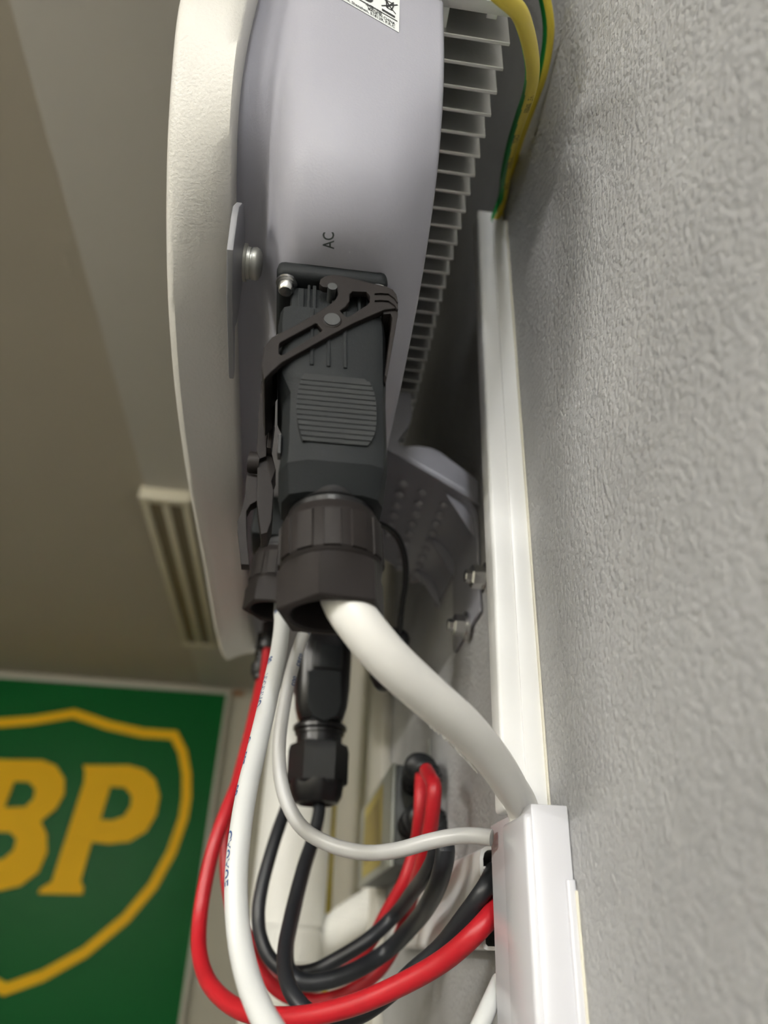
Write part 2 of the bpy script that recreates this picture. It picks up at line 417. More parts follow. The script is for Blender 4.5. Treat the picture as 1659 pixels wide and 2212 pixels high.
rings(bm, [lift(inset(LC, 16), -50), lift(inset(LC, 15), -42), lift(inset(LC, 13), -37), lift(inset(mix(LC, LM, .08), 10), -31.5), lift(inset(mix(LC, LM, .42), 4), -26.5), lift(inset(mix(LC, LM, .8), 1), -21.5), lift(LM, -14), lift(LM, 0),
           lift(LM, 14), lift(mix(LM, LB, .25), 21), lift(mix(LM, LB, .6), 26.5), lift(mix(LM, LB, .9), 30), lift(LB, 31.3), lift(inset(LB, .8), 32), lift(inset(LB, 3), 32.5), lift(inset(LB, 20), 32.5)])
case = bm_obj('case', bm, 'case', inv, angle=60)
bm = bmesh.new()
rings(bm, [lift(inset(LC, 16), -44), lift(inset(LC, 1.2), -44), lift(LC, -45), lift(mix(LC, LF, .3), -52), lift(mix(LC, LF, .7), -61), lift(LF, -66), lift(inset(LF, 1.2), -68.2), lift(inset(LF, 4), -69.5), lift(inset(LF, 9), -70.2), lift(inset(LF, 22), -70.6)])
cover = bm_obj('front_cover', bm, 'cover', inv, angle=60)
# ray casting on the case, for what is stuck or printed on it
def tree_of(o):
    co = [v.co+root_loc(o) for v in o.data.vertices]; return BVHTree.FromPolygons(co, [tuple(p.vertices) for p in o.data.polygons])
ctree = tree_of(case)
def on_case(px, py, lift_=0.1):
    d = Vector(ray(px, py)).normalized(); h = ctree.ray_cast(Vector((0, 0, EYE)), d, 3.0)
    if h[0] is None: return None
    n = h[1] if h[1].dot(d) < 0 else -h[1]
    p = h[0]+n*lift_/1000; return np.array([p.x*1000, p.y*1000, (p.z-EYE)*1000])
# fins: an end plate and a row of thin plates
FX0, FX1, FZ = 24.0, 63.0, 332.0
first = None
for k in range(1, 53):
    y = 152.2+10.46*k
    if first is None:
        first = box('fin', (FX0, y-0.8, FZ), (FX1, y+0.8, 620), 'alu', inv, 0.25, seg=1); y0 = y
    else: dup(first, inv, (0, y-y0, 0))
bm = bmesh.new(); add_box(bm, (FX0, 147.2, FZ), (FX1+1, 152.4, 620), 0.4); add_box(bm, (50.5, 152.0, FZ), (55.0, 154.0, 600), 0.3)
bm_obj('heatsink_end_plate', bm, 'alu', inv)
box('heatsink_base', (FX0+7, 150, FZ+4), (FX0+11.5, 700, 616), 'alu', inv, 0.5)
# type label on the near side
BR, BL, TR, TL = np.array((861.5, 71.5)), np.array((661.5, -44.)), np.array((865., -58.)), np.array((669., -170.))
def label_px(u, v): return (BL*(1-u)+BR*u)*(1-v)+(TL*(1-u)+TR*u)*v
N = 14; bm = bmesh.new(); g = []
for j in range(N+1):
    row = []
    for i in range(N+1):
        p = on_case(*label_px(i/N, j/N), 0.25); row.append(bm.verts.new(W(p)))
    g.append(row)
for j in range(N):
    for i in range(N): bm.faces.new((g[j][i], g[j][i+1], g[j+1][i+1], g[j+1][i]))
lab = bm_obj('type_label', bm, 'sticker', inv); lab['label'] = 'white printed sticker'
def label_text(s, u, v, h, wscale=1.0, align='RIGHT'):
    me = text_mesh(s, 1.0, 0, align, 0.018)
    bad = False
    for vv in me.vertices:
        q = on_case(*label_px(u+vv.co.x*h*wscale, v+vv.co.y*h), 0.45); vv.co = W(q)
    return link('printed_lettering', me, 'ink', lab, smooth=False)
def luv(cx, cy):                                    # a point of the sticker seen at (cx, cy) -> its u, v
    px, py = 680+cx/7.54, cy/7.54; u = (px-661.5)/200; return u, ((-44*(1-u)+71.5*u)-py)/128.5
label_text('Longgang, Shenzhen, 518129, P.R.C', 0.955, 0.022, 0.058, 0.80)
label_text('MADE IN CHINA', 0.955, 0.075, 0.060, 0.66)
label_text('\u4e2d\u56fd\u5236\u9020', 0.815, 0.120, 0.064, 0.70)
def label_line(p, q, t):
    p = np.array(p, float); q = np.array(q, float); d = (q-p)/np.linalg.norm(q-p); n = np.array([-d[1], d[0]])*t
    bm = bmesh.new(); K = 8; ra = []; rb = []
    for k in range(K+1):
        c = p+(q-p)*k/K
        ra.append(bm.verts.new(W(on_case(*label_px(*(c+n)), 0.42)))); rb.append(bm.verts.new(W(on_case(*label_px(*(c-n)), 0.42))))
    for k in range(K): bm.faces.new((ra[k], ra[k+1], rb[k+1], rb[k]))
    return bm_obj('printed_rule', bm, 'ink', lab)
label_line(luv(100, -345), luv(1338, 365), 0.007)
label_line(luv(1085, 170), luv(1298, 297), 0.016)
for p, q in (((1060, -70), (1310, 250)), ((1250, 190), (1150, 20)), ((1150, 20), (1160, 140)), ((1160, 140), (1240, 182)), ((1240, 182), (1275, 95)), ((1150, 20), (1275, 90)), ((1075, 110), (1335, 100)), ((1160, 140), (1270, 60))):
    label_line(luv(*p), luv(*q), 0.0065)
label_text('D', 0.72, 0.212, 0.24, 0.62)
# AC mark on the underside
me = text_mesh('AC', 1.0, 0, 'CENTER', 0.008)
for v in me.vertices:
    v.co = W(on_case(721.5-v.co.y*35, 519-v.co.x*27, 0.15))
link('printed_lettering', me, 'acink', inv, smooth=False)
# mounting tab with its screw
tx = -39.5
lp = [(Px(px, py, tx)[1], Px(px, py, tx)[2]) for px, py in ((506, 470), (510, 448), (517, 440), (520, 443), (522, 458), (523, 500), (521, 560), (516, 620), (510, 665), (505, 695), (501, 705), (500, 800), (496, 640), (497, 540))]
me = flat_mesh('fixing_tab', [lp], 1.6, 0.4); remap(me, lambda x, y, z: (tx+z, x, y)); link('fixing_tab', me, 'tab', inv)
sc = Px(526, 567, -38.6)
scr = cyl('fixing_screw', sc, (1, 0, 0), [(-4, 2.6), (0.2, 2.6), (0.25, 7.6), (1.4, 7.6), (1.5, 6.4), (2.9, 6.4), (3.0, 5.6), (3.5, 5.6), (3.6, 6.4), (5.2, 6.6), (6.4, 6.0), (7.2, 4.6), (7.6, 2.4), (7.7, 0.3)], 'satin_steel', inv, 36)
scr['label'] = 'steel pan-head screw with washer'

# ================================================================== AC plug and its socket
TL_ = 0.073
def ax_T(p):                                        # the plug hangs slightly askew, its lower end towards the wall
    return np.array([p[0]-1.5+TL_*(207-p[2]), p[1]+205.0, p[2]+TL_*p[0]*0.3])
sock = box('ac_socket_flange', (-20.2, -17.6, 206.4), (20.2, 20, 214), 'plug', inv, 3.0, T=ax_T, seg=3)
def hexagon(i, n, t):
    a = (2*math.pi*i/n) % (math.pi/3); return math.cos(math.pi/6)/math.cos(a-math.pi/6)
for sx, sy in ((-16.4, -13.4), (16.4, -13.4), (-16.4, 15.6), (16.4, 15.6)):
    b0 = ax_T((sx, sy, 206.4))
    s = cyl('screw', b0, (0, 0, -1), [(-2, 1.6), (0, 1.6), (0.05, 3.9), (0.9, 3.9), (0.95, 3.3), (1.7, 3.3), (1.75, 2.9), (4.2, 2.8), (4.9, 2.3), (5.0, 0.2)], 'steel', sock, 24)
    s['label'] = 'bright steel screw with washer'
bm = bmesh.new()
add_box(bm, (-15, -12.5, 188), (15, 16, 206.4), 2.0, T=ax_T)
for sx, wd in ((-11.2, 2.2), (-8.4, 1.0), (-6.4, 1.3), (0.4, 1.2), (4.2, 1.2), (9.6, 1.2), (12.8, 1.2)):
    add_box(bm, (sx-wd/2, -14.2, 190), (sx+wd/2, -12.4, 205.6 if wd < 2 else 203.5), 0.25, T=ax_T, seg=1)
bm_obj('socket_sleeve', bm, 'plug', sock)

plug = empty('cable_plug', ax_T((0, 0, 80)), 'large dark grey cable plug with ribbed grip and latch lever under the inverter', 'plug')
# body: a housing with chamfered corners, lofted from the top to the gland
def body_row(z, x0, x1, y0, y1, c, cl=None):
    cl = c if cl is None else cl
    return [ax_T(p) for p in ((x0+cl, y0, z), (x1-c, y0, z), (x1-c*.3, y0+c*.3, z), (x1, y0+c, z), (x1, y1-c, z), (x1-c, y1, z), (x0+cl, y1, z), (x0, y1-cl, z), (x0, y0+cl, z), (x0+cl*.3, y0+cl*.3, z))]
bm = bmesh.new()
rings(bm, [body_row(193.5, -16.8, 16.8, -15.0, 18, 3), body_row(192.5, -18.2, 18.2, -16, 18.5, 4), body_row(186, -18.9, 18.9, -16.2, 19, 5), body_row(163, -18.2, 18.2, -16.2, 19, 5), body_row(160, -17.4, 18.0, -16.2, 19, 5, 6),
           body_row(156, -16.3, 17.8, -16, 19, 5, 8.5), body_row(133.5, -16.3, 17.5, -16, 19, 5, 8.5), body_row(128.5, -16.8, 17.4, -16.2, 19, 6, 9), body_row(127.8, -16.6, 17.2, -15.8, 18.6, 6, 9), body_row(120, -15.6, 16.4, -11.5, 15, 7, 8), body_row(119, -13, 14, -9.5, 13, 6, 6)])
bm_obj('plug_body', bm, 'plug', plug, angle=25)
bm = bmesh.new()
for sx in (-7.2, -1.6, 4.0): add_box(bm, (sx-0.65, -16.8, 166), (sx+0.65, -16.0, 191.5), 0.22, T=ax_T, seg=1)
bm_obj('body_rib', bm, 'plug', plug)
# grip: a pad with rounded outline cut into steps by grooves
gz = np.linspace(160.6, 136.4, 13)
def grip_half(z):
    t = min(1, abs((z-148.5)/13.8)); return -9.6-2.2*(1-t*t), 9.4+4.4*math.sqrt(max(0, 1-t**2.4))
bm = bmesh.new()
outl = [(grip_half(z)[0]+.1, z) for z in np.linspace(162, 135.2, 15)]+[(grip_half(z)[1]-.1, z) for z in np.linspace(135.2, 162, 15)]
rings(bm, [[ax_T((x, -15.4, z)) for x, z in outl], [ax_T((x, -16.75, z)) for x, z in outl]])
for k in range(12):
    za, zb = gz[k], gz[k+1]; xa, xb = grip_half(za-0.3); xc, xd = grip_half(zb+0.3)
    y0 = -17.3; zb += 0.42
    rings(bm, [[ax_T((xa, -16.7, za)), ax_T((xb, -16.7, za)), ax_T((xd, -16.7, zb)), ax_T((xc, -16.7, zb))],
               [ax_T((xa, y0+0.05, za)), ax_T((xb, y0+0.05, za)), ax_T((xd, y0+0.15, zb)), ax_T((xc, y0+0.15, zb))]])
bm_obj('ribbed_grip', bm, 'grip', plug, smooth=False)
# small latch window on the left chamfer
bm = bmesh.new(); add_box(bm, (-17.4, -9.5, 134.5), (-16.2, -5.5, 142.0), 0.2, T=ax_T, seg=1)
bm_obj('latch_window', bm, 'black', plug)
# collar, nut with sunk panels, hexagonal end with its mouth
NC = (0.4, 0.0)
nb = ax_T((NC[0], NC[1], 121.5)); nd = ax_T((NC[0], NC[1], 81))-nb; nd = nd/np.linalg.norm(nd)
cyl('collar', nb, nd, [(-3, 12.8), (1.0, 12.8), (1.8, 13.0), (2.4, 12.4), (3.0, 13.6), (6.5, 13.6), (7, 12)], 'black', plug, 48)
def panelled_nut(parent, base, d, z0, z1, r, npan, rot, m='lever'):
    ax, u, v = basis(d); base = np.array(base, float); L = z1-z0
    nut = cyl('gland_nut', base, d, [(z0-3.4, r*.82), (z0-3.0, r*.90), (z0, r*.985), (z0+0.5, r), (z1-1.4, r*1.01), (z1, r*.96), (z1+.6, r*.9)], m, parent, 96, angle=25)
    first = None
    for k in range(npan):
        a0 = rot+2*math.pi*k/npan; h = math.pi/npan*0.64; rows = []
        def pt(t, a, rr): return base+ax*t+(u*math.cos(a)+v*math.sin(a))*rr
        ta, tb, ro = z0+0.9, z1-0.9, r*1.036
        angs = [a0-h, a0-h*.9, a0-h*.3, a0+h*.3, a0+h*.9, a0+h]
        bm = bmesh.new()
        prof = lambda t, e: [pt(t, a, (r*.97 if e else (ro if 0 < i < 5 else r*1.002))) for i, a in enumerate(angs)]
        rings(bm, [prof(ta, True), prof(ta, False)[:1]+[pt(ta+.35, a, ro) for a in angs[1:5]]+prof(ta, False)[5:], prof(tb, False)[:1]+[pt(tb-.35, a, ro*1.004) for a in angs[1:5]]+prof(tb, False)[5:], prof(tb, True)], True)
        bm_obj('grip_panel', bm, m, nut, angle=20)
    return nut
panelled_nut(plug, nb, nd, 8.0, 22.6, 15.75, 12, 0.05)
def mouth(base, d, z0, z1, ro, ri, deep, m, parent, name, rot=0.0):
    ax, u, v = basis(d); bm = bmesh.new(); n = 48; rows = []
    def hx(r, t, i):
        a = 2*math.pi*i/n+rot; k = math.cos(math.pi/6)/math.cos((a-rot) % (math.pi/3)-math.pi/6); return base+ax*t+(u*math.cos(a)+v*math.sin(a))*r*k
    def cr(r, t, i):
        a = 2*math.pi*i/n+rot; return base+ax*t+(u*math.cos(a)+v*math.sin(a))*r
    rows = [[cr(ro*0.8, z0-1, i) for i in range(n)], [cr(ro*0.93, z0, i) for i in range(n)], [hx(ro, z0+2.2, i) for i in range(n)], [hx(ro, z1-0.8, i) for i in range(n)], [hx(ro*0.96, z1, i) for i in range(n)],
            [cr(ri+0.7, z1, i) for i in range(n)], [cr(ri, z1-0.8, i) for i in range(n)], [cr(ri*0.94, z1-deep, i) for i in range(n)], [cr(0.6, z1-deep-0.5, i) for i in range(n)]]
    rings(bm, rows); return bm_obj(name, bm, m, parent, angle=28)
mouth(nb, nd, 23.2, 37.5, 16.9, 12.2, 12, 'lever', plug, 'hexagonal_gland_end', rot=0.80)

# latch lever: a flat front plate with two windows, bent round both flanks
YL = 186.8
def lv(cx, cy): q = Py(560+cx/5.184, 560+cy/5.184, YL); return (q[0], q[2])
Lo = [(765, 312), (715, 304), (683, 276), (692, 232), (740, 198), (830, 184), (930, 195), (1070, 228), (1250, 275), (1420, 312), (1490, 345), (1530, 400), (1545, 470), (1545, 545), (1400, 560), (1050, 712), (820, 835), (450, 1040), (250, 1152), (130, 1255), (60, 1330), (38, 1200), (60, 990), (150, 880), (400, 755), (640, 615), (800, 512), (862, 455), (893, 392), (872, 315), (850, 272), (800, 274), (772, 290)]
L1 = [(215, 950), (232, 928), (625, 714), (655, 716), (690, 762), (720, 788), (708, 812), (275, 1078), (238, 1085), (212, 1062)]
L2 = [(1003, 392), (1040, 356), (1205, 362), (1250, 412), (1250, 478), (1222, 515), (995, 658), (960, 648), (892, 578), (962, 528), (1003, 470)]
me = flat_mesh('lever_plate', [[lv(*p) for p in Lo], [lv(*p) for p in L1], [lv(*p) for p in L2]], 2.2, 0.28)
remap(me, lambda x, y, z: (x, YL+1.2-z, y))
lever = link('latch_lever', me, 'lever', plug, angle=40)
lever['label'] = 'brown-black latch lever'
# its returns round the left and the right flank
def flank(name, pts_near, depth, thick, parent):
    """pts_near: outline (x, z) at the plate; swept back along y"""
    me = flat_mesh(name, [pts_near], depth, 0.2); remap(me, lambda x, y, z: (x, YL+1.0+depth/2-z, y)); return link(name, me, 'lever', parent, angle=40)
flank('lever_return', [lv(*p) for p in ((150, 885), (62, 985), (38, 1200), (60, 1330), (135, 1250), (120, 1150), (130, 1010), (200, 905))], 30, 2, lever)
flank('lever_return', [lv(*p) for p in ((1395, 540), (1545, 500), (1552, 600), (1500, 900), (1430, 1290), (1418, 1270), (1470, 900), (1500, 640), (1480, 585), (1400, 590))], 26, 2, lever)
bm = bmesh.new()
for cy in (372, 450):
    A = [lv(*p) for p in ((1290, cy+30), (1360, cy-2), (1450, cy+4), (1530, cy+60), (1551, cy+130), (1540, cy+130), (1515, cy+85), (1445, cy+34), (1360, cy+26))]
    rings(bm, [[(x, YL+0.3, z) for x, z in A], [(x, YL-0.9, z) for x, z in A]])
bm_obj('thumb_ridge', bm, 'lever', lever)
for (cx, cy, r, nm) in ((815, 690, 2.75, 'pivot_pin'), (818, 325, 1.7, 'catch_pin')):
    x, z = lv(cx, cy); cyl(nm, (x, YL+9, z), (0, -1, 0), [(0, r), (9.95, r)], 'pin', plug, 32)
bm = bmesh.new()
x, z = lv(815, 690)
lathe(bm, (x, YL, z), (0, -1, 0), [(0, 3.3), (0.35, 3.3), (0.5, 3.1), (0.55, 2.9)], 32)
bm_obj('pivot_boss', bm, 'lever', lever)
# locking clip down the left flank: bar, knob, blade and bent tab
def slab(name, pxs, y, depth, m, parent):
    lp = [(Py(px, py, y)[0], Py(px, py, y)[2]) for px, py in pxs]
    me = flat_mesh(name, [lp], depth, 0.25); remap(me, lambda x, yy, z: (x, y+depth/2-z, yy)); return link(name, me, m, parent, angle=40)
clip = slab('locking_clip', ((566, 825), (580, 824), (577, 900), (574, 985), (562, 990), (556, 975), (560, 900)), 222, 14, 'lever', plug)
slab('clip_blade', ((559, 935), (575, 935), (594, 1015), (585, 1040), (590, 1060), (585, 1125), (576, 1150), (565, 1153), (556, 1080)), 224, 10, 'lever', clip)
slab('clip_rail', ((586, 838), (594, 834), (592, 900), (584, 968), (578, 966), (584, 900)), 219, 8, 'lever', clip)
slab('clip_tab', ((534, 1024), (556, 1028), (558, 1080), (540, 1090), (531, 1105), (532, 1160), (537, 1219), (522, 1218), (515, 1150), (514, 1128), (522, 1105), (530, 1075)), 228, 4, 'lever', clip)
q = Py(561, 1001, 226)
cyl('clip_knob', q, (-1, 0, 0), [(0, 4.0), (3.4, 4.0), (4.1, 3.6), (4.3, 0.1)], 'lever', clip, 28)

# ------------------------------------------------------------------ smaller signal plug behind it
cp = empty('cable_plug', (-17, 363, 140), 'smaller dark cable plug half hidden behind the large latched plug', 'plug')
cb = np.array([-15.5, 362, 208.0]); cd = np.array([-0.02, 0, -1.0])
bm = bmesh.new(); add_box(bm, (-33, 349, 187), (2, 378, 212), 3); bm_obj('plug_body', bm, 'plug', cp)
cyl('collar', cb, cd, [(19, 11.5), (24, 11.5), (25, 12.5), (27, 12.5)], 'black', cp, 40)
panelled_nut(cp, cb, cd, 29.5, 45, 14.6, 12, 0.2)
mouth(cb, cd, 45.5, 59, 16.0, 11.4, 10, 'lever', cp, 'hexagonal_gland_end', rot=0.1)

# ------------------------------------------------------------------ wireless dongle
DG = np.array([14.5, 488.0, 208.0]); DD = np.array([3.5, 2.0, -130.0]); DD /= np.linalg.norm(DD)
dg = empty('communication_dongle', (18, 490, 76), 'glossy black communication dongle hanging below the inverter beside the thick white cable', 'dongle')
def squarish(i, n, t):
    a = 2*math.pi*i/n; return 1.0/(abs(math.cos(a))**3.4+abs(math.sin(a))**3.4)**(1/3.4)
cyl('dongle_body', DG, DD, [(-3, 17), (4, 17.5), (8, 18.4), (40, 18.6), (60, 18.2), (72, 17.0), (78, 15.2), (81, 13.8)], 'black', dg, 64, squarish, angle=50)
# window and thumb groove on the near face
def face_pt(px, py, y): return Py(px, py, y)
bm = bmesh.new(); a = face_pt(680, 1382, 468.6); b = face_pt(738, 1446, 468.6)
add_box(bm, (a[0], 467.8, b[2]), (b[0], 474, a[2]), 1.0); bm_obj('indicator_window', bm, 'rubber', dg)
bm = bmesh.new(); a = face_pt(694, 1392, 468); b = face_pt(733, 1442, 468)
add_box(bm, (a[0], 467.3, b[2]), (b[0], 470, a[2]), 0.4); bm_obj('indicator_pane', bm, 'plug', dg)
gl = [(668, 1450), (735, 1450), (737, 1520), (728, 1545), (700, 1556), (676, 1545), (666, 1520)]
me = flat_mesh('thumb_panel', [[(face_pt(*p, 469)[0], face_pt(*p, 469)[2]) for p in gl]], 2.0, 0.8); remap(me, lambda x, y, z: (x, 470.2-z, y)); link('thumb_panel', me, 'plug', dg, angle=60)
cyl('sealing_ring', DG, DD, [(80, 13.2), (82.5, 13.6), (83, 15.8), (84.5, 17.4), (86.5, 17.4), (87.4, 15.4), (88, 16.0), (89.6, 16.0), (90.2, 14.6), (96, 14.6)], 'black', dg, 48)
cyl('gland_nut', DG, DD, [(94.5, 15.0), (96, 18.4), (100, 19.4), (101, 19.4), (119, 19.2), (120.5, 17.8)], 'rubber', dg, 48, hexagon, angle=25)
cyl('gland_dome', DG, DD, [(118, 17.2), (121, 17.0), (127, 16.0), (131, 13.6), (132, 11.0), (129, 9.5), (128, 1)], 'black', dg, 48, lambda i, n, t: 0.965 if (i//2) % 4 == 0 else 1.0)

# ------------------------------------------------------------------ solar terminals on the far end of the underside
for (px, py, d, lab) in ((563, 1470, 575, 'black solar connector at the edge of the white cover, end of its pair'), (580, 1412, 560, 'black solar connector plugged over the red cable beside the white cover')):
    e_ = Pf(px, py, d); k = empty('solar_connector', e_, lab, 'connector')
    top = np.array([e_[0], e_[1], 214]); h = 214-e_[2]
    cyl('connector_body', top, (0, 0, -1), [(0, 7.2), (h*.45, 7.2), (h*.46, 6.2), (h*.62, 6.2), (h*.63, 7.4), (h*.7, 7.6), (h-1, 6.2), (h, 5.0)], 'black', k, 28)
    cyl('connector_nut', top, (0, 0, -1), [(h*.66, 7.8), (h*.68, 8.6), (h*.86, 8.4), (h*.9, 7.4)], 'rubber', k, 36, lambda i, n, t: 0.95 if i % 3 == 0 else 1.0)

# ------------------------------------------------------------------ mounting bracket on the wall
br = empty('mounting_bracket', (WALL, 405, 165), 'grey sheet metal bracket with rows of small louvres between wall and inverter', 'bracket')
def profile_sheet(bm, prof, y0, y1, th):
    """a folded sheet: outline (x, z) swept from y0 to y1"""
    P = np.array(prof, float); A = []; B = []
    for i in range(len(P)):
        a = P[i]-P[max(i-1, 0)]; b = P[min(i+1, len(P)-1)]-P[i]
        d = (a/max(np.linalg.norm(a), 1e-6))+(b/max(np.linalg.norm(b), 1e-6)); d /= np.linalg.norm(d); n = np.array([-d[1], d[0]])*th/2
        A.append(P[i]+n); B.append(P[i]-n)
    rows = [[(p[0], y, p[1]) for p in A]+[(p[0], y, p[1]) for p in reversed(B)] for y in (y0, y1)]
    return rings(bm, rows)
YN, YFAR = 367.0, 497.0
near_bend = [Py(850, 975, YN), Py(1035, 1085, YN)]
prof = [(95.6, 160), (95.6, 206), (95.0, 212), (92.5, 217)]
za = lambda x: float(near_bend[0][2]+(near_bend[1][2]-near_bend[0][2])*(x-near_bend[0][0])/(near_bend[1][0]-near_bend[0][0]))
bm = bmesh.new()
prof = [(95.6, za(95.6)-14), (94.8, za(95)-7), (91, za(91)-2), (86, za(86)), (70, za(70)), (55, za(55)), (44, za(44)), (36, za(36))]
profile_sheet(bm, prof, YN+2, YFAR, 1.8)
bm_obj('folded_plate', bm, 'zinc', br, angle=30)
box('wall_flange', (94.7, YN+2, 162), (96.5, 436, za(95.6)-12), 'zinc', br, 0.4)
# near side web with its ear
ear = [(836, 850), (878, 849), (887, 856), (889, 900), (880, 925), (868, 940), (860, 953), (863, 962), (874, 966), (902, 965), (930, 969), (950, 978), (1035, 1040), (1052, 1052), (1052, 1098), (1035, 1088), (930, 1024), (850, 978), (836, 970)]
lp = [(Py(px, py, YN)[0], Py(px, py, YN)[2]) for px, py in ear]
lp = [(min(x, 96.0), z) for x, z in lp]
me = flat_mesh('side_web', [lp], 1.8, 0.5); remap(me, lambda x, y, z: (x, YN+0.9-z, y)); link('side_web', me, 'zinc', br)
bm = bmesh.new(); a_, b_ = (36.0, za(36)), (95.6, za(95.6))
# rounded fold where plate and web meet
K = []
for k in range(7):
    a = math.pi/2*k/6; K.append((3.2*(1-math.cos(a)), 3.2*(1-math.sin(a))))
rows = []
for x in np.linspace(36, 95, 12): rows.append([(x, YN+dy-0.6, za(x)+dz-0.7) for dy, dz in K]+[(x, YN+3.4, za(x)+3.0)])
rings(bm, rows); bm_obj('rounded_fold', bm, 'zinc', br)
# louvres: three rows of little half-domes, rows running away along the wall
lou = None; nrm = np.array([-(za(90)-za(40))/50.0, 0, 1.0]); 
for (p0, p1, cnt) in (((872, 1040), (838, 1150), 6), ((913, 1060), (862, 1222), 9), ((960, 1087), (893, 1248), 10)):
    A = ray(*p0); B = ray(*p1)
    def on_plate(r):
        x0, z0 = 36, za(36); k = (za(95)-za(36))/59.0
        t = (z0-k*x0)/(r[2]-k*r[0]); return r*t
    A = on_plate(A); B = on_plate(B)
    for k in range(cnt):
        t = k/(cnt-1); p = A+(B-A)*t+np.array([0, 0, -0.9])
        if lou is None:
            bm = bmesh.new(); rows = []
            for i in range(5):
                a = math.pi/2*i/4; rr = math.cos(a)*1.0+0.02; rows.append([(p[0]+3.6*rr*math.cos(b), p[1]+3.0*rr*math.sin(b), p[2]-3.0*math.sin(a)) for b in np.linspace(0, 2*math.pi, 12, endpoint=False)])
            rings(bm, rows); lou = bm_obj('louvre', bm, 'slot', br); lp0 = p
        else: dup(lou, br, p-lp0)
# gussets pressed in the fold against the wall
gus = None
for (px, py) in ((1040, 1150), (982, 1235), (950, 1312)):
    q = Px(px, py, 95.0); y = min(max(q[1], YN+8), YFAR-6)
    if gus is None:
        bm = bmesh.new(); zz = za(78)
        tri = [(76, za(76)-0.5), (95.2, za(95)-22), (95.2, za(95)+1)]
        rings(bm, [[(x, y-0.6, z) for x, z in tri], [(x, y+9, z+0) for x, z in ((84, za(84)), (95.2, za(95)-10), (95.2, za(95)+1))]])
        gus = bm_obj('gusset', bm, 'zinc', br); gy = y
    else: dup(gus, br, (0, y-gy, 0))
# bolts through the wall flange
for i, (px, py, lab) in enumerate(((1003, 1248, 'bolt'), (1002, 1352, 'bolt'))):
    q = Px(px+(48 if i == 0 else 8), py, 94.6)
    b0 = np.array([94.7, q[1], q[2]])
    bo = cyl('bolt', b0, (-1, 0, 0), [(0, 8.2), (1.6, 8.2), (1.65, 6.4), (2.6, 6.4)], 'steel', br, 32); bo['label'] = 'bright hexagon bolt with washer'
    cyl('bolt_head', b0, (-1, 0, 0), [(2.4, 6.0), (2.5, 6.4), (8.0, 6.4), (8.8, 5.6), (8.85, 3.6), (11.5, 3.4), (12, 2.8)], 'steel', bo, 36, hexagon, angle=25)

# ------------------------------------------------------------------ trunking on the wall
# slim vertical run with the earth wires
vt = empty('cable_trunking', (WALL-8, 289, 46), 'slim white cable trunking standing on the grey wall, earth wires entering its top', 'trunking')
ZT = 386
bm = bmesh.new(); add_box(bm, (79.5, 283.2, 46), (95.6, 296.2, ZT), 1.6, seg=3); bm_obj('trunking_lid', bm, 'pvc', vt)
bm = bmesh.new(); add_box(bm, (88.5, 282.3, 46), (WALL-0.2, 297, ZT-8), 0.35); bm_obj('trunking_base', bm, 'pvc', vt)
bm = bmesh.new(); add_box(bm, (WALL-0.9, 280.9, 46), (WALL-0.05, 298.4, ZT-10), 0.2); o = bm_obj('glue_line', bm, 'glue', vt); o['label'] = 'yellowed glue line'
# wider lower run
lt = empty('cable_trunking', (WALL-8, 285, -620), 'wider white cable trunking at the bottom, the thick white cable going into its top', 'trunking')
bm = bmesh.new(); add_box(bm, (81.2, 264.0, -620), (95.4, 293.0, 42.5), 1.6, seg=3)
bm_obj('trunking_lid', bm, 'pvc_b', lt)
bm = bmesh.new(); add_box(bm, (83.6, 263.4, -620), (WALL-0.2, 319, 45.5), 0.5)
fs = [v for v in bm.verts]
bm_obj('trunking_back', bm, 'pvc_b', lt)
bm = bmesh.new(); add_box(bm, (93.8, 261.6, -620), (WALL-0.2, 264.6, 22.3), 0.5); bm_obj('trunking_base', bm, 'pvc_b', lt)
bm = bmesh.new(); add_box(bm, (WALL-0.8, 260.6, -620), (WALL-0.05, 264.6, 19), 0.2); o = bm_obj('glue_line', bm, 'glue', lt); o['label'] = 'yellowed glue line'
# horizontal run going away along the wall; its near end is open
ht = empty('cable_trunking', (WALL-8, 450, 0), 'horizontal white cable trunking on the wall with an open end full of cables', 'trunking')
bm = bmesh.new(); yA, yB, zA, zB, xA = 340.0, 612.0, 1.5, 40.5, 84.0
outl = [(WALL-0.4, zA), (xA+2, zA), (xA+0.6, zA+0.6), (xA, zA+2), (xA, zB-5), (xA+0.8, zB-1.8), (xA+3, zB-0.4), (xA+6, zB), (WALL-0.4, zB)]
inn = [(WALL-0.4, zB-1.4), (xA+6, zB-1.4), (xA+3.4, zB-1.9), (xA+2.1, zB-3), (xA+1.5, zB-5.2), (xA+1.5, zA+2.2), (xA+2.4, zA+1.4), (WALL-0.4, zA+1.4)]
rings(bm, [[(x, y, z) for x, z in outl+inn] for y in (yA, yB)]); bm_obj('trunking_lid', bm, 'pvc', ht, angle=20)
box('inner_lip', (xA+1.4, yA, zB-9.4), (xA+5.5, yB, zB-8.2), 'pvc', ht, 0.3)

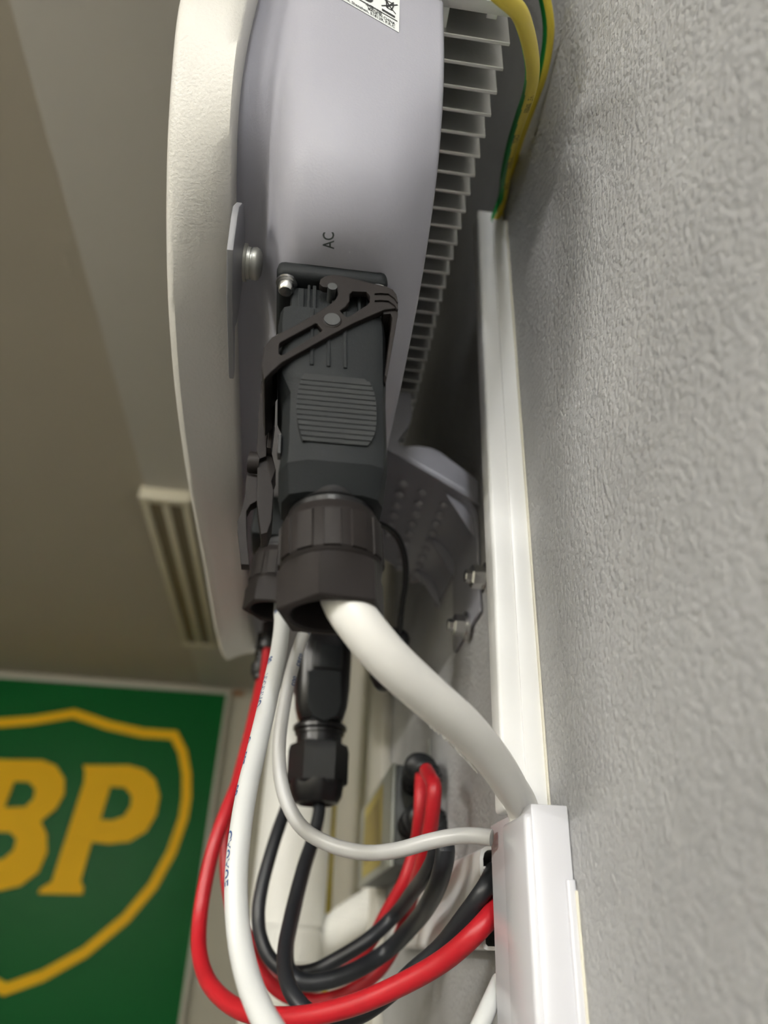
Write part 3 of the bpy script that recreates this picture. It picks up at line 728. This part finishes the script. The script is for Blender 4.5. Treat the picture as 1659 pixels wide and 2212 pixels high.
# ------------------------------------------------------------------ junction box on the wall above the horizontal trunking
jb = empty('junction_box', (84, 632, 48), 'small grey electrical box on the far wall with black corrugated conduits and red cables', 'electrical box')
BY0, BY1, BZ0, BZ1, BX = 528.0, 738.0, 48.0, 111.5, 70.0
box('box_body', (BX+3, BY0, BZ0), (WALL-0.3, BY1, BZ1), 'boxdark', jb, 0.8)
box('box_lid', (BX, BY0-1.5, BZ0-1), (BX+2.8, BY1+1.5, BZ1+1), 'box', jb, 0.8)
o = box('warning_label', (BX-0.35, 575, BZ0+4), (BX-0.02, 700, BZ1-4), 'yellow_label', jb); o['label'] = 'yellow printed sticker'
bm = bmesh.new()
for k in range(9): 
    y = 585+k*12; rings(bm, [[(BX-0.5, y, BZ0+12), (BX-0.5, y+5, BZ0+12), (BX-0.5, y+15, BZ1-12), (BX-0.5, y+10, BZ1-12)], [(BX-0.36, y, BZ0+12), (BX-0.36, y+5, BZ0+12), (BX-0.36, y+15, BZ1-12), (BX-0.36, y+10, BZ1-12)]])
o = bm_obj('printed_stripes', bm, 'brownink', jb); o['kind'] = 'stuff'
rings_ = bmesh.new(); q0 = (WALL-1.2)
rings(rings_, [[(x, 528, 112), (x, 553, 112), (x, 528, 131)] for x in (q0, WALL-0.3)]); bm_obj('fixing_lug', rings_, 'box', jb, smooth=False)
# glands and corrugated stubs
def corrugated(name, pts, r, parent, m='rubber'):
    path = spline(pts, 0.8); bm, fr = tube_bm(path, r, 24, lambda t, k: r*(1.0+0.07*math.cos(k*2*math.pi/3.2))); return bm_obj(name, bm, m, parent)
corrugated('corrugated_conduit', [(85, 527, 100), Pf(903, 1655, 474), Pf(916, 1662, 462), Pf(924, 1676, 456), Pf(926, 1692, 454)], 8.0, jb)
corrugated('corrugated_conduit', [(83, 527, 72), Pf(905, 1765, 472), Pf(930, 1768, 458), Pf(948, 1790, 450), Pf(952, 1822, 446)], 8.2, jb)
for (x, z) in ((85, 100), (83, 72)): cyl('gland_ring', (x, 528, z), (0, -1, 0), [(-1, 8.6), (2.5, 8.6), (3.2, 8.0), (6, 7.6), (6.4, 6.0)], 'black', jb, 32)

# ------------------------------------------------------------------ white ducts in the far corner
PY_ = 865.0
dx = [Py(560, 1750, PY_), Py(714, 1750, PY_)]
PXc, PR = (dx[0][0]+dx[1][0])/2+2, (dx[1][0]-dx[0][0])/2
zc0 = Py(620, 2086, PY_-PR)[2]; zc1 = Py(620, 1999, PY_-PR)[2]
pp = empty('insulated_pipe', (PXc, PY_, zc0), 'fat white upright pipe with netted sleeve in the far corner, right of the green sign', 'pipe')
bm = bmesh.new(); nA = 32; rows = []; zz = np.arange(zc1, CEIL-30, 5.0)
for j, z in enumerate(zz):
    rows.append([(PXc+PR*math.cos(2*math.pi*(i+.5*j)/nA), PY_+PR*math.sin(2*math.pi*(i+.5*j)/nA), z) for i in range(nA)])
rings(bm, rows); bmesh.ops.poke(bm, faces=[f for f in bm.faces if len(f.verts) == 4], offset=0.0022); bm_obj('netted_sleeve', bm, 'pipe', pp, smooth=False)
cyl('ribbed_cuff', (PXc-4, PY_, zc0), (0, 0, 1), [(0, PR*0.96), (3, PR*1.06), (zc1-zc0-4, PR*1.06), (zc1-zc0+2, PR*0.98)], 'pipe', pp, 144, lambda i, n, t: 0.975 if i % 3 == 0 else 1.0, angle=20)
cyl('pipe_tail', (PXc-4, PY_, zc0), (0, 0, -1), [(0, PR*.9), (1200, PR*.9)], 'panel', pp, 32)
hp = empty('insulated_pipe', (70, 820, 20), 'white netted pipe branch slanting from the upright pipe towards the wall box', 'pipe')
path = spline([Pf(690, 2035, 765), Pf(740, 1998, 745), Pf(800, 1960, 730), Pf(845, 1930, 722)], 4.5)
bm = bmesh.new(); T_, U_, V_ = frames(path); nA = 20; rows = []
for j, p in enumerate(path):
    rows.append([p+16*(U_[j]*math.cos(2*math.pi*(i+.5*j)/nA)+V_[j]*math.sin(2*math.pi*(i+.5*j)/nA)) for i in range(nA)])
rings(bm, rows); bmesh.ops.recalc_face_normals(bm, faces=bm.faces); bmesh.ops.poke(bm, faces=[f for f in bm.faces if len(f.verts) == 4], offset=0.0018)
bm_obj('netted_sleeve', bm, 'pipe', hp, smooth=False)
gy_ = cable('earth_wire', [Py(735, 1560, 925), Py(725, 1680, 925), Py(717, 1800, 925), Py(707, 2010, 925), Py(698, 2220, 925)], 6.5, 'yellow', 'blurred yellow-green earth wire running down beside the fat white pipe', 'wire')

# ================================================================== cables
def pf(*rows): return [Pf(a, b, d) for a, b, d in rows]
def pc(*rows, x=73.0):                              # the same, kept in front of the horizontal trunking
    out = []
    for a, b, d in rows:
        if a > 835: d = min(d, float(CAM[:, 2] @ Px(a, b, x)))
        out.append(Pf(a, b, d))
    return out
# thick white cable of the large plug
top = nb+nd*27
pts = [nb+nd*14+np.array([3, 0, 0]), nb+nd*24+np.array([3.4, -1.5, 0])]+pf((740, 1290, 217), (778, 1350, 213), (838, 1422, 213), (918, 1497, 219), (998, 1566, 230), (1061, 1636, 246), (1102, 1698, 262), (1131, 1754, 274))+[np.array([88.4, 282.5, 22]), np.array([88.5, 282.5, -20])]
big, fr = cable('power_cable', pts, 13.6, 'sheath', rad=lambda t, k: 6.8-1.3*t, label= 'thick white power cable sweeping from the large plug into the trunking', n=32)
cable_text(big, fr, 'HT DX  300/500V', 70, 5.0, 0.60, 'sheath', 6.8, name='embossed_lettering', ex=0.12)
# white cable down the middle
pts = [np.array([-13, 362, 162]), np.array([-12.5, 361.5, 151])]+pf((609, 1345, 368), (604, 1395, 352), (590, 1465, 330), (572, 1545, 310), (552, 1630, 292), (533, 1710, 276), (520, 1790, 264), (511, 1880, 254), (511, 1960, 246), (519, 2040, 238), (538, 2120, 228), (566, 2190, 218), (610, 2280, 205))+[np.array([0, 158, -75]), np.array([24, 190, -150]), np.array([48, 235, -260]), np.array([60, 250, -420])]
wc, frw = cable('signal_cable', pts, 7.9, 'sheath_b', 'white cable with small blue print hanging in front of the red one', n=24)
# grey-white one curling back to the trunking
pts = pf((655, 1285, 385), (668, 1330, 378), (650, 1385, 370), (630, 1450, 362), (613, 1530, 352), (603, 1610, 342), (606, 1680, 334), (622, 1738, 327), (655, 1790, 320), (715, 1825, 315), (790, 1842, 310), (860, 1836, 305), (930, 1817, 300), (990, 1806, 296), (1035, 1806, 293), (1062, 1810, 291))
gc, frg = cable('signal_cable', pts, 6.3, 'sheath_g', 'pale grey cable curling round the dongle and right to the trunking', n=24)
# red cable in front
pts = pf((580, 1398, 560), (577, 1430, 552), (566, 1500, 530), (548, 1590, 500), (523, 1670, 475), (494, 1740, 455), (466, 1815, 440), (445, 1900, 428), (432, 1980, 416), (430, 2050, 400), (446, 2112, 380), (485, 2160, 358), (545, 2190, 338), (640, 2197, 322), (760, 2172, 312), (870, 2125, 306), (960, 2073, 301), (1030, 2012, 297), (1070, 1966, 304), (1090, 1934, 318))
red1, frr = cable('solar_cable', pts, 8.4, 'red', 'front red cable in a wide loop at the bottom left of the bundle', group=None, n=24)
# second red, from the box conduit round under the black pair and up behind the white cable
pts = pc((911, 1672, 458), (909, 1700, 455), (907, 1760, 450), (897, 1830, 446), (874, 1902, 440), (836, 1970, 440), (800, 2035, 438), (740, 2095, 436), (680, 2128, 436), (620, 2120, 438), (575, 2085, 448), (545, 2040, 456), (515, 1985, 464), (503, 1920, 470), (505, 1840, 480), (520, 1740, 496), (543, 1640, 524), (560, 1540, 560), (570, 1450, 588), x=79)
red2, _ = cable('solar_cable', pts, 7.8, 'red', 'red cable leaving the wall box conduit and looping up behind the white cable', n=24)
pts = pc((921, 1664, 461), (930, 1680, 456), (938, 1702, 451), (931, 1780, 438), (914, 1860, 428), (888, 1940, 428), (862, 2025, 430), (815, 2100, 430), (750, 2145, 428), (680, 2163, 428), (618, 2150, 428), (572, 2110, 428), (535, 2050, 432), (508, 1990, 436), (494, 1930, 442), (488, 1870, 450), (492, 1800, 462), (510, 1700, 492), (535, 1600, 520), (556, 1510, 550), (563, 1474, 564), x=75)
red3, _ = cable('solar_cable', pts, 7.8, 'red', 'red cable from the wall box running lowest under the black pair', n=24)
# black pair
pts = pc((945, 1802, 450), (942, 1840, 446), (926, 1880, 440), (893, 1925, 430), (850, 1980, 420), (795, 2030, 412), (735, 2068, 408), (675, 2098, 406), (625, 2100, 408), (585, 2072, 412), (563, 2025, 418), (558, 1975, 424), (566, 1915, 434), (583, 1850, 446), (600, 1795, 458), (622, 1735, 475), (650, 1660, 500), (670, 1500, 530), (680, 1340, 545), x=71)
bk1, _ = cable('solar_cable', pts, 7.8, 'blackcable', 'upper black cable of the pair looping up left of the dongle', n=24)
pts = pc((958, 1804, 446), (962, 1840, 442), (954, 1885, 436), (932, 1940, 426), (890, 2000, 414), (835, 2055, 404), (770, 2095, 394), (705, 2118, 388), (652, 2120, 387), (622, 2094, 393), (618, 2045, 404), (630, 1985, 420), (644, 1925, 438), (660, 1865, 458), (676, 1815, 480), (690, 1745, 520), (695, 1640, 545), (695, 1450, 560), x=71)
bk2, _ = cable('solar_cable', pts, 8.6, 'blackcable', 'lower black cable of the pair leaving the wall box conduit', n=24)
# black dongle lead that runs under the front red cable into the trunking
pts = [DG+DD*126]+pf((690, 1745, 455), (676, 1810, 440), (656, 1870, 424), (640, 1930, 408), (626, 1990, 392), (615, 2050, 374), (617, 2105, 356), (634, 2150, 342), (668, 2188, 334), (720, 2203, 330), (780, 2190, 328), (840, 2148, 328), (890, 2100, 324), (950, 2048, 318), (1004, 1980, 309), (1047, 1920, 306), (1068, 1880, 316))
bk3, _ = cable('dongle_cable', pts, 7.6, 'blackcable', 'black lead hanging from the dongle and crossing behind the front red cable', n=24)
# pale cable at the bottom right, behind the wider trunking
pts = [np.array([50, 222, -380]), np.array([54, 224, -180]), np.array([58, 226, -90])]+pf((1010, 2270, 262), (1035, 2220, 268), (1060, 2165, 276), (1080, 2120, 286))
cable('pale_cable', pts, 6.6, 'sheath_b', 'short length of pale cable slanting behind the wider trunking at the bottom')
# earth wires into the slim trunking
def stripe(centre, half, pts):
    """green band of the insulation, set by its bearing from the room's side (turns; 0 = away from the wall)"""
    path = spline(pts, 3.0); T, U, V = frames(path)
    def f(t, a):
        k = min(int(t*(len(path)-1)), len(path)-1); view = -path[k]/np.linalg.norm(path[k]); left = -CAM[:, 0]
        b = math.atan2(left @ V[k], left @ U[k])/(2*math.pi); c = math.atan2(view @ V[k], view @ U[k])/(2*math.pi)
        sgn = 1 if ((c-b+.5) % 1.0-.5) > 0 else -1; d = (((a-b)*sgn)-centre(t)+.5) % 1.0-.5
        return 1 if abs(d) < half else 0
    return f
pts = pf((1040, -45, 236), (1085, -8, 243), (1118, 22, 252), (1135, 62, 266), (1146, 110, 284), (1150, 155, 304), (1143, 200, 326), (1126, 250, 352), (1107, 310, 382), (1093, 372, 414), (1084, 434, 446))+[np.array([87.0, 288.2, 370])]
ew1, fe1 = cable('earth_wire', pts, 6.0, ['yellow', 'green'], 'yellow and green earth wire with dark print entering the slim trunking', 'wire', slot=stripe(lambda t: -0.05+0.13*min(1, max(0, (t-.3)/.4)), 0.155, pts), n=48)
pts = pf((1160, -60, 342), (1177, 0, 350), (1185, 55, 357), (1182, 105, 364), (1171, 160, 372), (1152, 215, 384), (1132, 270, 400), (1114, 325, 422), (1100, 380, 443), (1092, 434, 458))+[np.array([92.6, 292.6, 372])]
ew2, fe2 = cable('earth_wire', pts, 5.6, ['yellow', 'green'], 'yellow and green earth wire nearest the wall, wide green stripe', 'wire', slot=stripe(lambda t: 0.03, 0.15, pts), n=48)
# dust cap on its tether
tc_, _ = cable('tether', [np.array([12, 336, 211.5]), np.array([22, 340, 200])]+pf((800, 1125, 400), (832, 1137, 405), (858, 1160, 412), (874, 1205, 420), (876, 1255, 428), (868, 1310, 436), (862, 1375, 442)), 3.6, 'rubber', 'thin black tether hanging from the inverter beside the large plug nut', 'cord')
cap0 = Pf(862, 1358, 446); cap1 = Pf(820, 1492, 446); axv = cap1-cap0; ln = np.linalg.norm(axv)
o = cyl('dust_cap', cap0, axv, [(0, 3), (1.2, 6), (4, 8.2), (ln*.6, 10.4), (ln-6, 8.4), (ln-1.5, 4), (ln, 1.5)], 'black', None, 32); tag(o, 'black rubber cap on a thin tether, mostly behind the thick white cable', 'cap')

# prints on cables: found on the side that faces the room
def ang_towards(fr, start, dx_px):
    path, T, U, V = fr
    L = np.concatenate([[0], np.cumsum(np.linalg.norm(np.diff(path, axis=0), axis=1))]); k = int(np.searchsorted(L, start))
    k = min(k, len(path)-2); view = -path[k]/np.linalg.norm(path[k]); right = CAM[:, 0]; d = view*math.sqrt(max(0, 1-dx_px**2))+right*dx_px
    return math.atan2(d @ V[k], d @ U[k])/(2*math.pi)
for s, st, off in (('202', 16, -0.25), ('80', 60, -0.62), ('HAHHHO', 72, -0.72), ('O', 108, -0.9), ('002', 116, -0.9), ('108', 130, -0.9), ('CAUAUE', 150, -0.85)):
    cable_text(wc, frw, s, st, 4.6, ang_towards(frw, st, off), 'bluink', 3.95, flip=False)
for s, st, off in (('VDV S', 14, 0.75), ('0282', 34, 0.8), ('002', 46, 0.8)):
    cable_text(gc, frg, s, st, 3.4, ang_towards(frg, st, off), 'bluink', 3.15)
for s, st in (('HFL 10068BR1', 96, ), ('CROY', 140), ('1EUBEC01', 164), ('CR052', 196)):
    cable_text(ew1, fe1, s, st, 3.4, ang_towards(fe1, st, 0.15), 'brownink', 3.0)
